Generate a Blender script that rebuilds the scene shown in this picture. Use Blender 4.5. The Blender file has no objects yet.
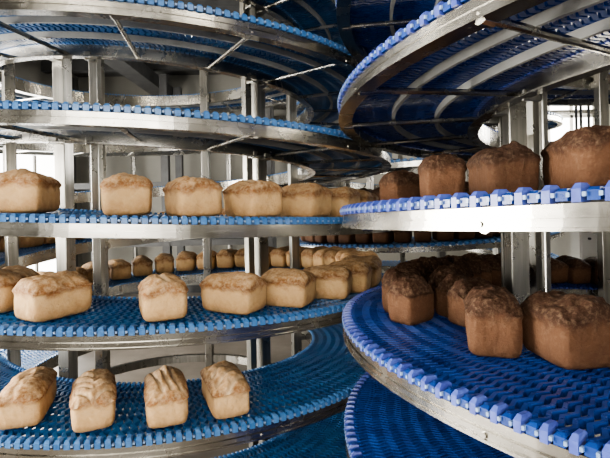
import bpy, math, random
import numpy as np
from mathutils import Vector, noise, Matrix
random.seed(4)
rad=math.radians
ZC=1.45
F=460.0
# ------------------------------------------------------------ materials
def new_mat(name):
    m=bpy.data.materials.new(name); m.use_nodes=True
    nt=m.node_tree; b=nt.nodes['Principled BSDF']
    return m,nt,b
def N(nt,t,**k):
    n=nt.nodes.new(t)
    for a,v in k.items(): setattr(n,a,v)
    return n
def ramp(nt,fac,stops):
    r=N(nt,'ShaderNodeValToRGB'); e=r.color_ramp.elements
    e[0].position,e[0].color=stops[0][0],(*stops[0][1],1)
    e[1].position,e[1].color=stops[-1][0],(*stops[-1][1],1)
    for p,c in stops[1:-1]:
        x=e.new(p); x.color=(*c,1)
    nt.links.new(fac,r.inputs[0]); return r.outputs[0]
def noise_tex(nt,scale,detail=4,coord='Object',stretch=None,rough=.6):
    tc=N(nt,'ShaderNodeTexCoord'); n=N(nt,'ShaderNodeTexNoise')
    n.inputs['Scale'].default_value=scale; n.inputs['Detail'].default_value=detail; n.inputs['Roughness'].default_value=rough
    out=tc.outputs[coord]
    if stretch:
        mp=N(nt,'ShaderNodeMapping'); mp.inputs['Scale'].default_value=stretch
        nt.links.new(out,mp.inputs[0]); out=mp.outputs[0]
    nt.links.new(out,n.inputs['Vector']); return n.outputs[0]
def bump(nt,b,h,strength,dist=.002):
    bp=N(nt,'ShaderNodeBump'); bp.inputs['Strength'].default_value=strength; bp.inputs['Distance'].default_value=dist
    nt.links.new(h,bp.inputs['Height']); nt.links.new(bp.outputs[0],b.inputs['Normal'])
def simple(name,c0,c1,scale=6,rough=.5,metal=0,stretch=None,bs=0,spec=.5,rvar=0):
    m,nt,b=new_mat(name)
    f=noise_tex(nt,scale,6,stretch=stretch)
    nt.links.new(ramp(nt,f,[(.3,c0),(.7,c1)]),b.inputs['Base Color'])
    b.inputs['Roughness'].default_value=rough; b.inputs['Metallic'].default_value=metal
    if rvar:
        f2=noise_tex(nt,scale*2.3,6)
        nt.links.new(ramp(nt,f2,[(.3,(rough-rvar,)*3),(.7,(rough+rvar,)*3)]),b.inputs['Roughness'])
    b.inputs['Specular IOR Level'].default_value=spec
    if bs: bump(nt,b,f,bs)
    return m
M_steel=simple('stainless_steel',(.34,.325,.29),(.50,.48,.44),5,.25,1,stretch=(1,1,9),rvar=.07)
M_steel_d=simple('dull_steel',(.19,.185,.17),(.38,.365,.33),5,.30,.95,stretch=(8,8,.4),rvar=.06)
M_bluL=simple('belt_plastic_cyan_blue',(.005,.05,.17),(.012,.12,.31),14,.34,rvar=.08)
M_bluR=simple('belt_plastic_royal_blue',(.008,.03,.16),(.017,.072,.32),14,.30,rvar=.08)
M_knobL=simple('belt_edge_plastic_light',(.03,.12,.33),(.10,.25,.52),34,.3)
M_knobR=simple('belt_edge_plastic_violet_blue',(.04,.055,.27),(.10,.15,.48),34,.3)
M_floor=simple('concrete_floor',(.09,.078,.065),(.19,.165,.14),1.5,.36,bs=.1,rvar=.1)
M_wall=simple('painted_wall',(.145,.14,.12),(.21,.20,.175),.8,.7)
M_ceil=simple('ceiling_panels',(.04,.04,.04),(.07,.07,.065),1.0,.8)
M_dark=simple('dark_painted_steel',(.03,.03,.03),(.06,.06,.06),8,.5,.3)
M_bluep=simple('blue_painted_steel',(.03,.06,.12),(.06,.10,.18),8,.5,.2)
M_white=simple('powder_coat_white',(.62,.60,.54),(.72,.70,.63),3,.45)
M_cable=simple('cable_rubber',(.02,.02,.025),(.05,.05,.05),8,.5)
M_pin=simple('link_pin_pale_plastic',(.16,.26,.46),(.30,.40,.58),20,.35)
M_guide=simple('wear_strip_plastic',(.24,.24,.23),(.36,.36,.34),9,.5)
def emis(name,col,s):
    m,nt,b=new_mat(name); b.inputs['Emission Color'].default_value=(*col,1); b.inputs['Emission Strength'].default_value=s
    b.inputs['Base Color'].default_value=(.8,.8,.8,1); return m
M_tube=emis('fluorescent_tube_glow',(1,.95,.85),9)
M_day=emis('daylight_glass',(1,.98,.93),7)

def loaf_mat(name,side,top,flour,seed=False):
    m,nt,b=new_mat(name)
    at=N(nt,'ShaderNodeAttribute',attribute_name='crust')
    tint=N(nt,'ShaderNodeAttribute',attribute_name='tint')
    cut=N(nt,'ShaderNodeAttribute',attribute_name='cut')
    n1=noise_tex(nt,18,6,rough=.65); n2=noise_tex(nt,70 if not seed else 95,6,rough=.75)
    ma=N(nt,'ShaderNodeMath',operation='MULTIPLY_ADD'); ma.inputs[1].default_value=.6
    nt.links.new(n1,ma.inputs[0]); nt.links.new(at.outputs['Fac'],ma.inputs[2])
    sub=N(nt,'ShaderNodeMath',operation='SUBTRACT'); nt.links.new(ma.outputs[0],sub.inputs[0]); sub.inputs[1].default_value=.3
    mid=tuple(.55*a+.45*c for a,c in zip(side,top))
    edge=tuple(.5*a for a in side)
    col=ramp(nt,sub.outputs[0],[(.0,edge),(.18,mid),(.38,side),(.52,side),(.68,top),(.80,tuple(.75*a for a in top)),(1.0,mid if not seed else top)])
    fr=N(nt,'ShaderNodeMath',operation='MULTIPLY')
    nt.links.new(ramp(nt,n2,[(.48,(0,0,0)),(.68,(.6,.6,.6))] if seed else [(.42,(0,0,0)),(.68,(.7,.7,.7))]),fr.inputs[0])
    nt.links.new(ramp(nt,at.outputs['Fac'],[(.3,(.22,)*3),(.9,(.9,.9,.9))]),fr.inputs[1])
    mx=N(nt,'ShaderNodeMix',data_type='RGBA'); nt.links.new(fr.outputs[0],mx.inputs[0]); nt.links.new(col,mx.inputs[6]); mx.inputs[7].default_value=(*flour,1)
    mc=N(nt,'ShaderNodeMix',data_type='RGBA'); nt.links.new(cut.outputs['Fac'],mc.inputs[0]); nt.links.new(mx.outputs[2],mc.inputs[6]); mc.inputs[7].default_value=(*flour,1)
    hs=N(nt,'ShaderNodeHueSaturation'); nt.links.new(mc.outputs[2],hs.inputs['Color'])
    va=N(nt,'ShaderNodeMath',operation='MULTIPLY_ADD'); va.inputs[1].default_value=.45; va.inputs[2].default_value=.72
    nt.links.new(tint.outputs['Fac'],va.inputs[0]); nt.links.new(va.outputs[0],hs.inputs['Value'])
    nt.links.new(hs.outputs[0],b.inputs['Base Color'])
    b.inputs['Roughness'].default_value=.75; b.inputs['Specular IOR Level'].default_value=.2
    add=N(nt,'ShaderNodeMath',operation='ADD'); nt.links.new(n1,add.inputs[0]); nt.links.new(n2,add.inputs[1])
    bump(nt,b,add.outputs[0],.9,.004 if not seed else .006)
    return m
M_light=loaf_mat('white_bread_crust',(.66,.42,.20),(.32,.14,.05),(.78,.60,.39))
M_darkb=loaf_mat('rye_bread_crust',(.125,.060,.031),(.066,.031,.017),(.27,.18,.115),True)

# ------------------------------------------------------------ mesh accumulator
class Acc:
    def __init__(s): s.v=[];s.f=[];s.m=[];s.n=0
    def add(s,v,f,mi=0):
        v=np.asarray(v,float).reshape(-1,3); s.v.append(v)
        s.f.extend([tuple(i+s.n for i in q) for q in f]); s.m.extend([mi]*len(f)); s.n+=len(v)
    def box(s,c,d,yaw=0,mi=0):
        p=[]
        for z in(-1,1):
            for x,y in((-1,-1),(1,-1),(1,1),(-1,1)):
                X,Y=x*d[0]/2,y*d[1]/2
                p.append((c[0]+X*math.cos(yaw)-Y*math.sin(yaw),c[1]+X*math.sin(yaw)+Y*math.cos(yaw),c[2]+z*d[2]/2))
        s.add(p,[(0,3,2,1),(4,5,6,7),(0,1,5,4),(1,2,6,5),(2,3,7,6),(3,0,4,7)],mi)
    def tube(s,a,b,r,n=10,mi=0):
        a=Vector(a);b=Vector(b);d=(b-a).normalized()
        u=d.orthogonal().normalized();w=d.cross(u);p=[]
        for q in(a,b):
            for i in range(n):
                t=2*math.pi*i/n; p.append(q+r*(math.cos(t)*u+math.sin(t)*w))
        f=[(i,(i+1)%n,n+(i+1)%n,n+i) for i in range(n)]+[tuple(range(n))[::-1],tuple(range(n,2*n))]
        s.add([tuple(x) for x in p],f,mi)
    def obj(s,name,mats,parent=None,smooth=False,bevel=0):
        me=bpy.data.meshes.new(name); me.from_pydata(np.vstack(s.v).tolist(),[],s.f)
        for m in mats: me.materials.append(m)
        me.polygons.foreach_set('material_index',s.m)
        if smooth: me.polygons.foreach_set('use_smooth',[True]*len(s.f))
        me.update(); o=bpy.data.objects.new(name,me); bpy.context.collection.objects.link(o)
        if bevel:
            b=o.modifiers.new('bevel','BEVEL'); b.width=bevel; b.segments=2; b.limit_method='ANGLE'
        if parent: o.parent=parent
        return o
def empty(name):
    e=bpy.data.objects.new(name,None); bpy.context.collection.objects.link(e); return e

# ------------------------------------------------------------ spiral conveyor
class Spiral:
    def __init__(s,cx,cy,rin,rout,zref,tref,pitch,sgn,t0,t1):
        s.__dict__.update(locals())
    def z(s,t): return s.zref+s.sgn*s.pitch*(t-s.tref)/360.0
    def pt(s,t,r,dz=0):
        return (s.cx+r*math.cos(rad(t)),s.cy+r*math.sin(rad(t)),s.z(t)+dz)
    def sweep(s,acc,prof,step=2.0,mi=0):
        n=int((s.t1-s.t0)/step); k=len(prof); v=[];f=[]
        for i in range(n+1):
            t=s.t0+(s.t1-s.t0)*i/n
            for r,dz in prof: v.append(s.pt(t,r,dz))
        for i in range(n):
            for j in range(k):
                a=i*k+j;b=i*k+(j+1)%k
                f.append((a,b,b+k,a+k))
        f.append(tuple(range(k))[::-1]); f.append(tuple(range(n*k,n*k+k)))
        acc.add(v,f,mi)
def rect(r0,r1,z0,z1): return [(r0,z0),(r1,z0),(r1,z1),(r0,z1)]

def build_spiral(S,name,mats,post_angles,rimh,link=.028,ztop=2.62,sparse=False):
    par=empty(name)
    A=Acc()
    da=math.degrees(link/S.rout)
    n=int((S.t1-S.t0)/da); NS=18
    hw=.31*da; amp=.27*da
    base=[];
    for j in range(NS+1):
        r=S.rin+.006+(S.rout-S.rin-.012)*j/NS
        o=amp*(1 if j%2 else -1)
        for tt,dz in((-hw,-.007),(hw,-.007),(hw*.7,.006),(-hw*.7,.006)): base.append((r,o+tt,dz))
    faces=[]
    for j in range(NS):
        for q in range(4):
            a=j*4+q;b=j*4+(q+1)%4; faces.append((a,a+4,b+4,b))
    faces+= [(0,1,2,3),(NS*4+3,NS*4+2,NS*4+1,NS*4)]
    base=np.array(base)
    def mkknob(lst):
        kn=[];kf=[]
        for r0,r1,z0,z1,w in lst:
            b0=len(kn)
            for r,t,z in((r0,-w,z0),(r1,-w,z0),(r1,w,z0),(r0,w,z0),(r0,-w,z1*.7),(r1,-w,z1*.35),(r1,w,z1*.35),(r0,w,z1*.7),
                     (r0+.003,-w*.6,z1),(r1-.007,-w*.6,z1),(r1-.007,w*.6,z1),(r0+.003,w*.6,z1)): kn.append((r,t,z))
            for q in((0,3,2,1),(0,1,5,4),(1,2,6,5),(2,3,7,6),(3,0,4,7),(4,5,9,8),(5,6,10,9),(6,7,11,10),(7,4,8,11),(8,9,10,11)):
                kf.append(tuple(b0+x for x in q))
        return np.array(kn),kf
    low=mkknob([(S.rout-.014,S.rout+.005,-.011,.0055,.40*da),(S.rin-.006,S.rin+.012,-.010,.007,.33*da)])
    high=mkknob([(S.rout-.020,S.rout+.008,-.013,.0115,.30*da),(S.rin-.006,S.rin+.012,-.010,.012,.33*da)])
    q=da*.11; pr0,pr1=S.rout+.002,S.rout+.0095
    off=.5*da
    pin=(np.array([(pr0,off-q,-.006),(pr1,off-q,-.006),(pr1,off+q,-.006),(pr0,off+q,-.006),(pr0,off-q,.000),(pr1,off-q,.000),(pr1,off+q,.000),(pr0,off+q,.000)]),
         [(0,3,2,1),(4,5,6,7),(0,1,5,4),(1,2,6,5),(2,3,7,6),(3,0,4,7)])
    def place(b,t):
        th=np.radians(t+b[:,1]); z=S.zref+S.sgn*S.pitch*(t+b[:,1]-S.tref)/360
        return np.stack([S.cx+b[:,0]*np.cos(th),S.cy+b[:,0]*np.sin(th),z+b[:,2]],1)
    for i in range(n):
        t=S.t0+da*(i+.5)
        A.add(place(base,t),faces,0)
        k=high if (i%2==0 or not sparse) else low
        A.add(place(k[0],t),k[1],1 if k is high else 0)
        A.add(place(pin[0],t),pin[1],2)
    A.obj('belt',mats+[M_pin],par)
    R=Acc()
    ro=S.rout
    zb=-.014-rimh; zm=-.014-rimh*.42
    S.sweep(R,rect(ro-.004,ro+.001,zm,-.014))
    S.sweep(R,rect(ro-.006,ro-.003,zm-.005,zm))
    S.sweep(R,rect(ro-.004,ro+.003,zb,zm-.004))
    S.sweep(R,rect(ro+.003,ro+.007,zb,zb+.005))
    S.sweep(R,rect(ro-.030,ro-.004,zb,zb+.004))
    S.sweep(R,rect(ro-.034,ro-.030,zb,-.022))
    S.sweep(R,rect(S.rin-.006,S.rin-.001,-.062,.004))
    S.sweep(R,rect(S.rin-.001,S.rin+.03,-.062,-.058))
    R.obj('rails',[M_steel],par)
    G=Acc()
    for k in(.3,.62):
        r=S.rin+(ro-S.rin)*k
        S.sweep(G,rect(r-.005,r+.005,-.028,-.0075))
    G.obj('wear_strips',[M_guide],par)
    T=Acc(); t=S.t0+10
    while t<S.t1-5:
        a=S.pt(t,S.rin-.004,-.042);b=S.pt(t,ro-.006,-.042); T.tube(a,b,.008)
        c=Vector(b)+(Vector(a)-Vector(b)).normalized()*.03; T.tube(b,c,.013)
        q=S.pt(t,ro-.001,-.014-rimh*.72); q2=S.pt(t,ro+.006,-.014-rimh*.72); T.tube(q,q2,.005,6)
        t+=20
    T.obj('carrying_rods',[M_steel],par)
    P=Acc()
    rp=S.rin-.055
    for ang,w in post_angles:
        x,y=S.cx+rp*math.cos(rad(ang)),S.cy+rp*math.sin(rad(ang))
        P.box((x,y,ztop/2),(w,w,ztop),rad(ang))
        P.box((x,y,.006),(w*2.2,w*2.2,.012),rad(ang))
        k0=math.floor((S.t0-ang)/360); 
        for k in range(k0,k0+14):
            tt=ang+360*k
            if S.t0<tt<S.t1:
                c=S.pt(tt,S.rin-.025,-.05); P.box(c,(.06,w*.7,.03),rad(ang))
    P.obj('posts',[M_steel_d],par,bevel=.003)
    K=Acc()
    for zz in(ztop-.03,.35):
        for i in range(48):
            a=2*math.pi*i/48; a2=2*math.pi*(i+1)/48
            c=(S.cx+rp*math.cos((a+a2)/2),S.cy+rp*math.sin((a+a2)/2),zz)
            K.box(c,(.03,rp*2*math.sin(math.pi/48)*1.06,.05),(a+a2)/2)
    K.obj('tie_rings',[M_steel_d],par)
    return par
PI=.322
L=Spiral(-.76,2.52,.79,1.21,ZC-.035,270,PI,-1,270-360*3-100,270+360*3+80)
Rr=Spiral(1.30,1.30,.76,1.19,ZC-.030,180,PI,1,180-360*3-60,180+360*3+100)
B3=Spiral(1.15,4.70,.85,1.30,ZC-.02,270,PI,1,270-360*3,270+360*3)
build_spiral(L,'spiral_conveyor',[M_bluL,M_knobL],[(255.5,.05),(266.5,.034),(314.5,.032),(319.5,.05),(20,.05),(50,.04),(85,.05),(140,.05),(200,.05),(225,.04)],.040)
build_spiral(Rr,'spiral_conveyor.001',[M_bluR,M_knobR],[(180,.05),(191,.016),(172,.016),(68,.05),(90,.04),(120,.05),(240,.06),(300,.06),(0,.05),(25,.04)],.036,link=.019,sparse=True)
build_spiral(B3,'spiral_conveyor.002',[M_bluL,M_knobL],[(270,.06),(225,.05),(200,.05),(315,.05),(0,.05),(90,.05),(150,.05)],.040,link=.05)

# ------------------------------------------------------------ loaves
def cube_grid(n):
    idx={};v=[];f=[]
    def g(p):
        k=tuple(round(c*n) for c in p)
        if k not in idx: idx[k]=len(v); v.append(p)
        return idx[k]
    for ax in range(3):
        for s in(-1,1):
            for i in range(n):
                for j in range(n):
                    q=[]
                    for di,dj in((0,0),(1,0),(1,1),(0,1)):
                        a=-1+2*(i+di)/n;b=-1+2*(j+dj)/n
                        p=[0,0,0];p[ax]=s;p[(ax+1)%3]=a;p[(ax+2)%3]=b
                        q.append(g(tuple(p)))
                    f.append(tuple(q) if s>0 else tuple(q[::-1]))
    return v,f
GV,GF=cube_grid(32)
GVs,GFs=cube_grid(12)
def ss(a,b,x):
    t=min(1,max(0,(x-a)/(b-a))); return t*t*(3-2*t)
def loaf_geo(Lx,W,H,seed,score=None,coarse=False,dome_k=1,rugged=1):
    V,Fc=(GVs,GFs) if coarse else (GV,GF)
    o=Vector((seed*7.3,seed*3.1,seed*1.7)); vs=[];cr=[];ct=[]
    for p in V:
        x,y,z=p
        e=7.0; nn=(abs(x)**e+abs(y)**e+abs(z)**e)**(1/e)
        x/=nn;y/=nn;z/=nn
        zz=(z+1)/2
        lip=math.exp(-((zz-.76)/.10)**2)
        sc=.92+.05*zz+.045*lip-.018*math.exp(-((zz-.60)/.06)**2)
        dome=ss(.55,1,zz)
        yy=y*sc; xx=x*(.95+.03*zz+.025*lip)
        h=zz*(1-.20*dome_k*dome*y*y-.11*dome_k*dome*x**4)
        nz=noise.noise(Vector((x*1.3,y*1.3,zz*1.5))+o)
        n2=noise.noise(Vector((x*4,y*4,zz*4))+o)
        n3=noise.noise(Vector((x*9,y*7,zz*7))+o)
        k=1+.035*nz+.016*n2+.008*n3*rugged
        X=xx*Lx/2*k;Y=yy*W/2*k;Z=h*H*(1+(.09*nz+.026*n2*rugged+.014*n3*rugged)*dome)
        c=0
        if score and zz>.72:
            if score==1:
                q=(x*2.6+abs(y)*1.3)%1.0; c=math.exp(-((q-.5)/.13)**2) if abs(y)<.8 and abs(y)>.06 else 0
            elif score==2:
                c=max(math.exp(-((y-a-.28*x)/.075)**2) for a in(-.42,0,.42))*(1 if abs(x)<.8 else 0)
            elif score==3:
                q=(x*1.7+y*.9)%1.0; c=math.exp(-((q-.5)/.12)**2)*(1 if abs(y)<.75 else 0)
            elif score==4:
                c=math.exp(-((y-.12*math.sin(x*3+seed))/.13)**2)*(1 if abs(x)<.85 else .0)*.6
            c*=ss(.72,.85,zz); Z-=.010*c
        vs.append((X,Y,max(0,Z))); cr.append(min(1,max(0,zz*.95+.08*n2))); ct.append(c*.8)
    return vs,Fc,cr,ct
def set_attrs(me,cr,ct,ti):
    for nm,d in(('crust',cr),('cut',ct),('tint',ti)):
        a=me.attributes.new(nm,'FLOAT','POINT'); a.data.foreach_set('value',d)
    me.polygons.foreach_set('use_smooth',[True]*len(me.polygons))
cnt=[0]
def loaf(S,t,r,yaw,dark=False,Lx=.20,W=.125,H=.12,score=None,dk=1,tint=None):
    cnt[0]+=1; seed=cnt[0]
    vs,f,cr,ct=loaf_geo(Lx,W,H,seed,score,False,dk,1.7 if dark else 1)
    me=bpy.data.meshes.new('bread_loaf'); me.from_pydata(vs,[],f); me.update()
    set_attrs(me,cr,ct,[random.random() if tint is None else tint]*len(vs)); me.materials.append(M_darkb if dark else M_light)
    o=bpy.data.objects.new('rye_bread_loaf' if dark else 'bread_loaf',me); bpy.context.collection.objects.link(o)
    o.location=S.pt(t,r,.0065); o.rotation_euler=(0,0,rad(t+yaw)); return o
def row(S,ts,r,name,dark,Lx,W,H,jit=4):
    V=[];Fs=[];C=[];K=[];T=[];n=0
    for t in ts:
        cnt[0]+=1
        vs,f,cr,ct=loaf_geo(Lx,W,H,cnt[0],None,True)
        a=rad(t+random.uniform(-jit,jit)); p=S.pt(t,r+random.uniform(-.012,.012),.0065)
        for x,y,z in vs: V.append((p[0]+x*math.cos(a)-y*math.sin(a),p[1]+x*math.sin(a)+y*math.cos(a),p[2]+z))
        Fs+= [tuple(i+n for i in q) for q in f]; n+=len(vs); C+=cr;K+=ct;T+=[random.random()]*len(vs)
    me=bpy.data.meshes.new(name); me.from_pydata(V,[],Fs); me.update(); set_attrs(me,C,K,T)
    me.materials.append(M_darkb if dark else M_light)
    o=bpy.data.objects.new(name,me); bpy.context.collection.objects.link(o)
def ar(a,b,s):
    o=[];x=a
    while (x<=b if s>0 else x>=b): o.append(x); x+=s
    return o
for t,yaw,W,Lx,sc,ti in((263,14,.158,.2,None,.6),(280.3,10,.156,.19,None,.3),(291.4,12,.160,.19,4,.5),(303,8,.155,.2,4,.7),(315.5,6,.150,.2,None,.2),(327.5,0,.14,.19,None,.1),(337,0,.13,.19,4,.1),(346,0,.13,.19,None,0)):
    loaf(L,t,1.055,yaw,False,Lx,W,.132,sc,.8,ti)
for t,r,yaw,W,Lx,sc,ti in((256.5,1.02,10,.14,.2,None,.1),(268,1.07,-28,.14,.2,None,.5),(285.8,1.07,8,.145,.21,4,.8),(298.6,1.06,34,.14,.21,None,.6),(310.3,1.06,26,.135,.20,None,.5),(322.5,1.06,22,.135,.2,None,.3),(333,1.06,8,.13,.2,None,.3),(342.5,1.06,0,.13,.2,None,0),(351.5,1.06,0,.13,.2,None,-.2)):
    loaf(L,t+360,r,yaw,False,Lx,W,.132,sc,1,ti)
for t,yaw,sc in((262.5,24,None),(274,20,1),(286,4,2),(296.5,-4,3)):
    loaf(L,t+720,1.055,yaw,False,.26,.132,.125,sc,1,.9)
row(L,ar(360,600,9),1.04,'bread_loaf_row',False,.21,.145,.135)
row(L,ar(720,952,9),1.04,'bread_loaf_row.001',False,.21,.145,.14)
for t,r,yaw,W,Lx,H in((168.5,1.0,40,.100,.14,.118),(187.5,.96,74,.105,.17,.122),(199.5,.93,66,.112,.17,.110),(210,.88,52,.13,.20,.118)):
    loaf(Rr,t,r,yaw,True,Lx,W,H,None,.7)
for t,r,yaw,W,Lx,H in((199,.955,54,.112,.16,.128),(206.9,.885,70,.135,.155,.128)):
    loaf(Rr,t-360,r,yaw,True,Lx,W,H,None,.8)
# two lanes of rye loaves running back along the lower right tier
for i,t in enumerate(ar(181,106,-6.6)):
    loaf(Rr,t-360,1.01,random.uniform(-3,3)+(40 if i==0 else 22),True,.12,.092,.125,None,1.5,(.95,.5,.8)[i%3])
for i,t in enumerate(ar(184.5,108,-7.4)):
    loaf(Rr,t-360,.862,random.uniform(-3,3)+24,True,.12,.086,.122,None,1.5,(.6,.95,.4)[i%3])
row(Rr,ar(98-360,66-360,-7.4),.95,'rye_bread_loaf_row',True,.20,.105,.12)
row(Rr,ar(158,60,-8),.96,'rye_bread_loaf_row.001',True,.18,.105,.105)
row(B3,ar(170,350,8),1.1,'rye_bread_loaf_row.002',True,.20,.14,.13)
row(B3,ar(170-360,350-360,8),1.1,'rye_bread_loaf_row.003',True,.20,.14,.13)

# ------------------------------------------------------------ room
X0,X1,Y0,Y1,H=-3.6,4.8,-2.6,7.4,3.5
def bx(name,c,d,m,bevel=0,parent=None):
    a=Acc();a.box(c,d); return a.obj(name,[m],parent,bevel=bevel)
bx('floor',((X0+X1)/2,(Y0+Y1)/2,-.05),(X1-X0+.2,Y1-Y0+.2,.1),M_floor)
bx('ceiling',((X0+X1)/2,(Y0+Y1)/2,H+.05),(X1-X0+.2,Y1-Y0+.2,.1),M_ceil)
bx('wall_back',((X0+X1)/2,Y1+.05,H/2),(X1-X0+.2,.1,H),M_wall)
bx('wall_front',((X0+X1)/2,Y0-.05,H/2),(X1-X0+.2,.1,H),M_wall)
bx('wall_left',(X0-.05,(Y0+Y1)/2,H/2),(.1,Y1-Y0,H),M_wall)
bx('wall_right',(X1+.05,(Y0+Y1)/2,H/2),(.1,Y1-Y0,H),M_wall)
bx('baseboard_back',((X0+X1)/2,Y1-.01,.06),(X1-X0,.02,.12),M_dark)
wn=[0]
def window(c,w,h,axis):
    wn[0]+=1; e=empty('window_%d'%wn[0]); A=Acc();Fm=Acc()
    def b(acc,u,z,du,dz,th,off=0):
        if axis=='x': acc.box((c[0]+off,c[1]+u,c[2]+z),(th,du,dz))
        else: acc.box((c[0]+u,c[1]+off,c[2]+z),(du,th,dz))
    b(A,0,0,w,h,.01); A.obj('glass',[M_day],e)
    for u in(-w/2,-w/6,w/6,w/2): b(Fm,u,0,.05,h+.05,.05)
    for z in(-h/2,0,h/2): b(Fm,0,z,w+.05,.05,.05)
    Fm.obj('frame',[M_white],e)
window((X0+.03,1.6,1.3),2.6,1.7,'x')
window((X0+.03,5.7,1.25),2.2,2.2,'x')
window((X1-.03,5.4,2.4),1.8,1.0,'x')
window((4.1,Y1-.03,2.7),1.1,1.0,'y')
window((-.6,Y0+.03,1.9),3.0,1.5,'y')  # unseen window added behind the camera to go with the front fill
def lamp(x,y,power,yaw=0,z=H-.22):
    e=empty('fluorescent_ceiling_lamp'); a=Acc();a.box((x,y,z+.05),(1.3,.2,.05)); 
    a.tube((x-.5,y,z+.07),(x-.5,y,H),.006); a.tube((x+.5,y,z+.07),(x+.5,y,H),.006); a.obj('housing',[M_white],e)
    t=Acc(); t.tube((x-.6,y-.05,z+.01),(x+.6,y-.05,z+.01),.014); t.tube((x-.6,y+.05,z+.01),(x+.6,y+.05,z+.01),.014); t.obj('tubes',[M_tube],e)
    l=bpy.data.lights.new('lamp_light','AREA'); l.shape='RECTANGLE'; l.size=1.2;l.size_y=.2;l.energy=power;l.color=(1,.92,.78)
    o=bpy.data.objects.new('lamp_light',l);o.location=(x,y,z-.02);bpy.context.collection.objects.link(o); o.parent=e
for x,y,p in((-1.2,-.9,34),(1.2,-.9,40),(-2.6,2.6,22),(-.8,5.2,16),(3.2,6.2,110),(3.6,2.9,60)): lamp(x,y,p)  # strongest lamp, at rear right, is added to brighten the wall there
def area(name,loc,rot,sx,sy,e,col):
    l=bpy.data.lights.new(name,'AREA'); l.shape='RECTANGLE';l.size=sx;l.size_y=sy;l.energy=e;l.color=col
    o=bpy.data.objects.new(name,l);o.location=loc;o.rotation_euler=rot;bpy.context.collection.objects.link(o)
area('daylight_left',(X0+.1,1.6,1.3),(0,rad(-90),0),1.7,2.6,440,(1,.96,.88))
area('daylight_left_rear',(X0+.1,5.7,1.25),(0,rad(-90),0),2.2,2.2,60,(1,.98,.93))
area('front_fill_behind',(-.6,Y0+.1,1.9),(rad(90),0,0),3.0,1.5,72,(1,.96,.88))  # added front fill from behind the camera
area('daylight_right',(X1-.1,5.4,2.4),(0,rad(90),0),1.0,1.8,140,(1,.98,.95))
C=Acc()
for y in(-.2,2.2,4.4,6.4): C.box(((X0+X1)/2,y,H-.1),(X1-X0,.12,.2))
for x in(-2.2,.4,2.9): C.box((x,(Y0+Y1)/2,H-.30),(.25,Y1-Y0-.1,.18))
C.obj('trim_1',[M_dark])
C=Acc()
for x in(-3.2,-1.9,-.5):
    for y in(6.3,7.0): C.box((x,y,1.6),(.1,.1,3.2))
for z in(.9,1.7,2.5):
    for y in(6.3,7.0): C.box((-1.85,y,z),(2.8,.08,.08))
C.obj('storage_rack_frame',[M_dark])
C=Acc()
for x in(3.0,4.3): C.box((x,4.3,1.5),(.08,.08,3.0))
for z in(1.1,2.0,2.9): C.box((3.65,4.3,z),(1.38,.06,.06))
C.tube((3.02,4.25,1.1),(4.28,4.25,2.0),.02);C.tube((4.28,4.25,2.0),(3.02,4.25,2.9),.02)
C.obj('platform_frame',[M_bluep])
C=Acc()
for z,r in((2.95,.06),(2.75,.04),(1.25,.035)): C.tube((X0+.1,Y1-.12,z),(X1-.1,Y1-.12,z),r)
for x in(-2.7,-1.2,.6,2.6): C.tube((x,Y1-.12,.3),(x,Y1-.12,2.95),.035)
C.obj('wall_pipework',[M_steel_d],smooth=False)
e=empty('electrical_control_box')
bxx,byy,bz=1.80,2.95,1.13
a=Acc();a.box((bxx,byy,bz),(.15,.10,.20));a.box((bxx,byy-.052,bz),(.13,.006,.18)); a.obj('enclosure',[M_white],e,bevel=.006)
a=Acc();a.box((bxx,byy+.08,.66),(.04,.04,1.32));a.box((bxx,byy+.08,.006),(.16,.16,.012));a.obj('stand',[M_steel_d],e)
a=Acc();a.tube((bxx+.04,byy-.058,bz-.04),(bxx+.04,byy-.068,bz-.04),.012); a.tube((bxx-.02,byy-.058,bz+.04),(bxx-.02,byy-.07,bz+.04),.008)
a.obj('knobs',[M_cable],e)
a=Acc()
for x in(-.05,-.02,.03): a.tube((bxx+x,byy,bz+.1),(bxx+x,byy,H),.008)
a.obj('cables',[M_cable],e)
e=empty('industrial_oven')
a=Acc();a.box((3.9,5.6,.85),(1.4,1.4,1.7));a.box((3.9,4.885,1.1),(1.1,.03,.7));a.box((3.9,4.87,.4),(1.1,.03,.4));a.box((3.6,5.6,1.8),(.3,1.2,.2))
a.obj('housing',[M_white],e,bevel=.015)
a=Acc();a.tube((3.5,4.84,.95),(4.3,4.84,.95),.015);a.tube((3.5,4.84,.55),(4.3,4.84,.55),.015);a.obj('handles',[M_steel],e)

w=bpy.data.worlds.new('World');bpy.context.scene.world=w;w.use_nodes=True
w.node_tree.nodes['Background'].inputs[0].default_value=(.6,.7,.8,1);w.node_tree.nodes['Background'].inputs[1].default_value=.3
try: bpy.context.scene.view_settings.look='AgX - Medium High Contrast'
except Exception as ex: print(ex)
cam=bpy.data.cameras.new('camera');co=bpy.data.objects.new('camera',cam);bpy.context.collection.objects.link(co)
cam.sensor_width=36;cam.lens=36*F/610;cam.shift_y=-29/610;cam.clip_start=.01
co.location=(0,0,ZC)
co.rotation_euler=(Matrix.Rotation(rad(90),3,'X')@Matrix.Rotation(rad(-1.2),3,'Z')).to_euler()
bpy.context.scene.camera=co
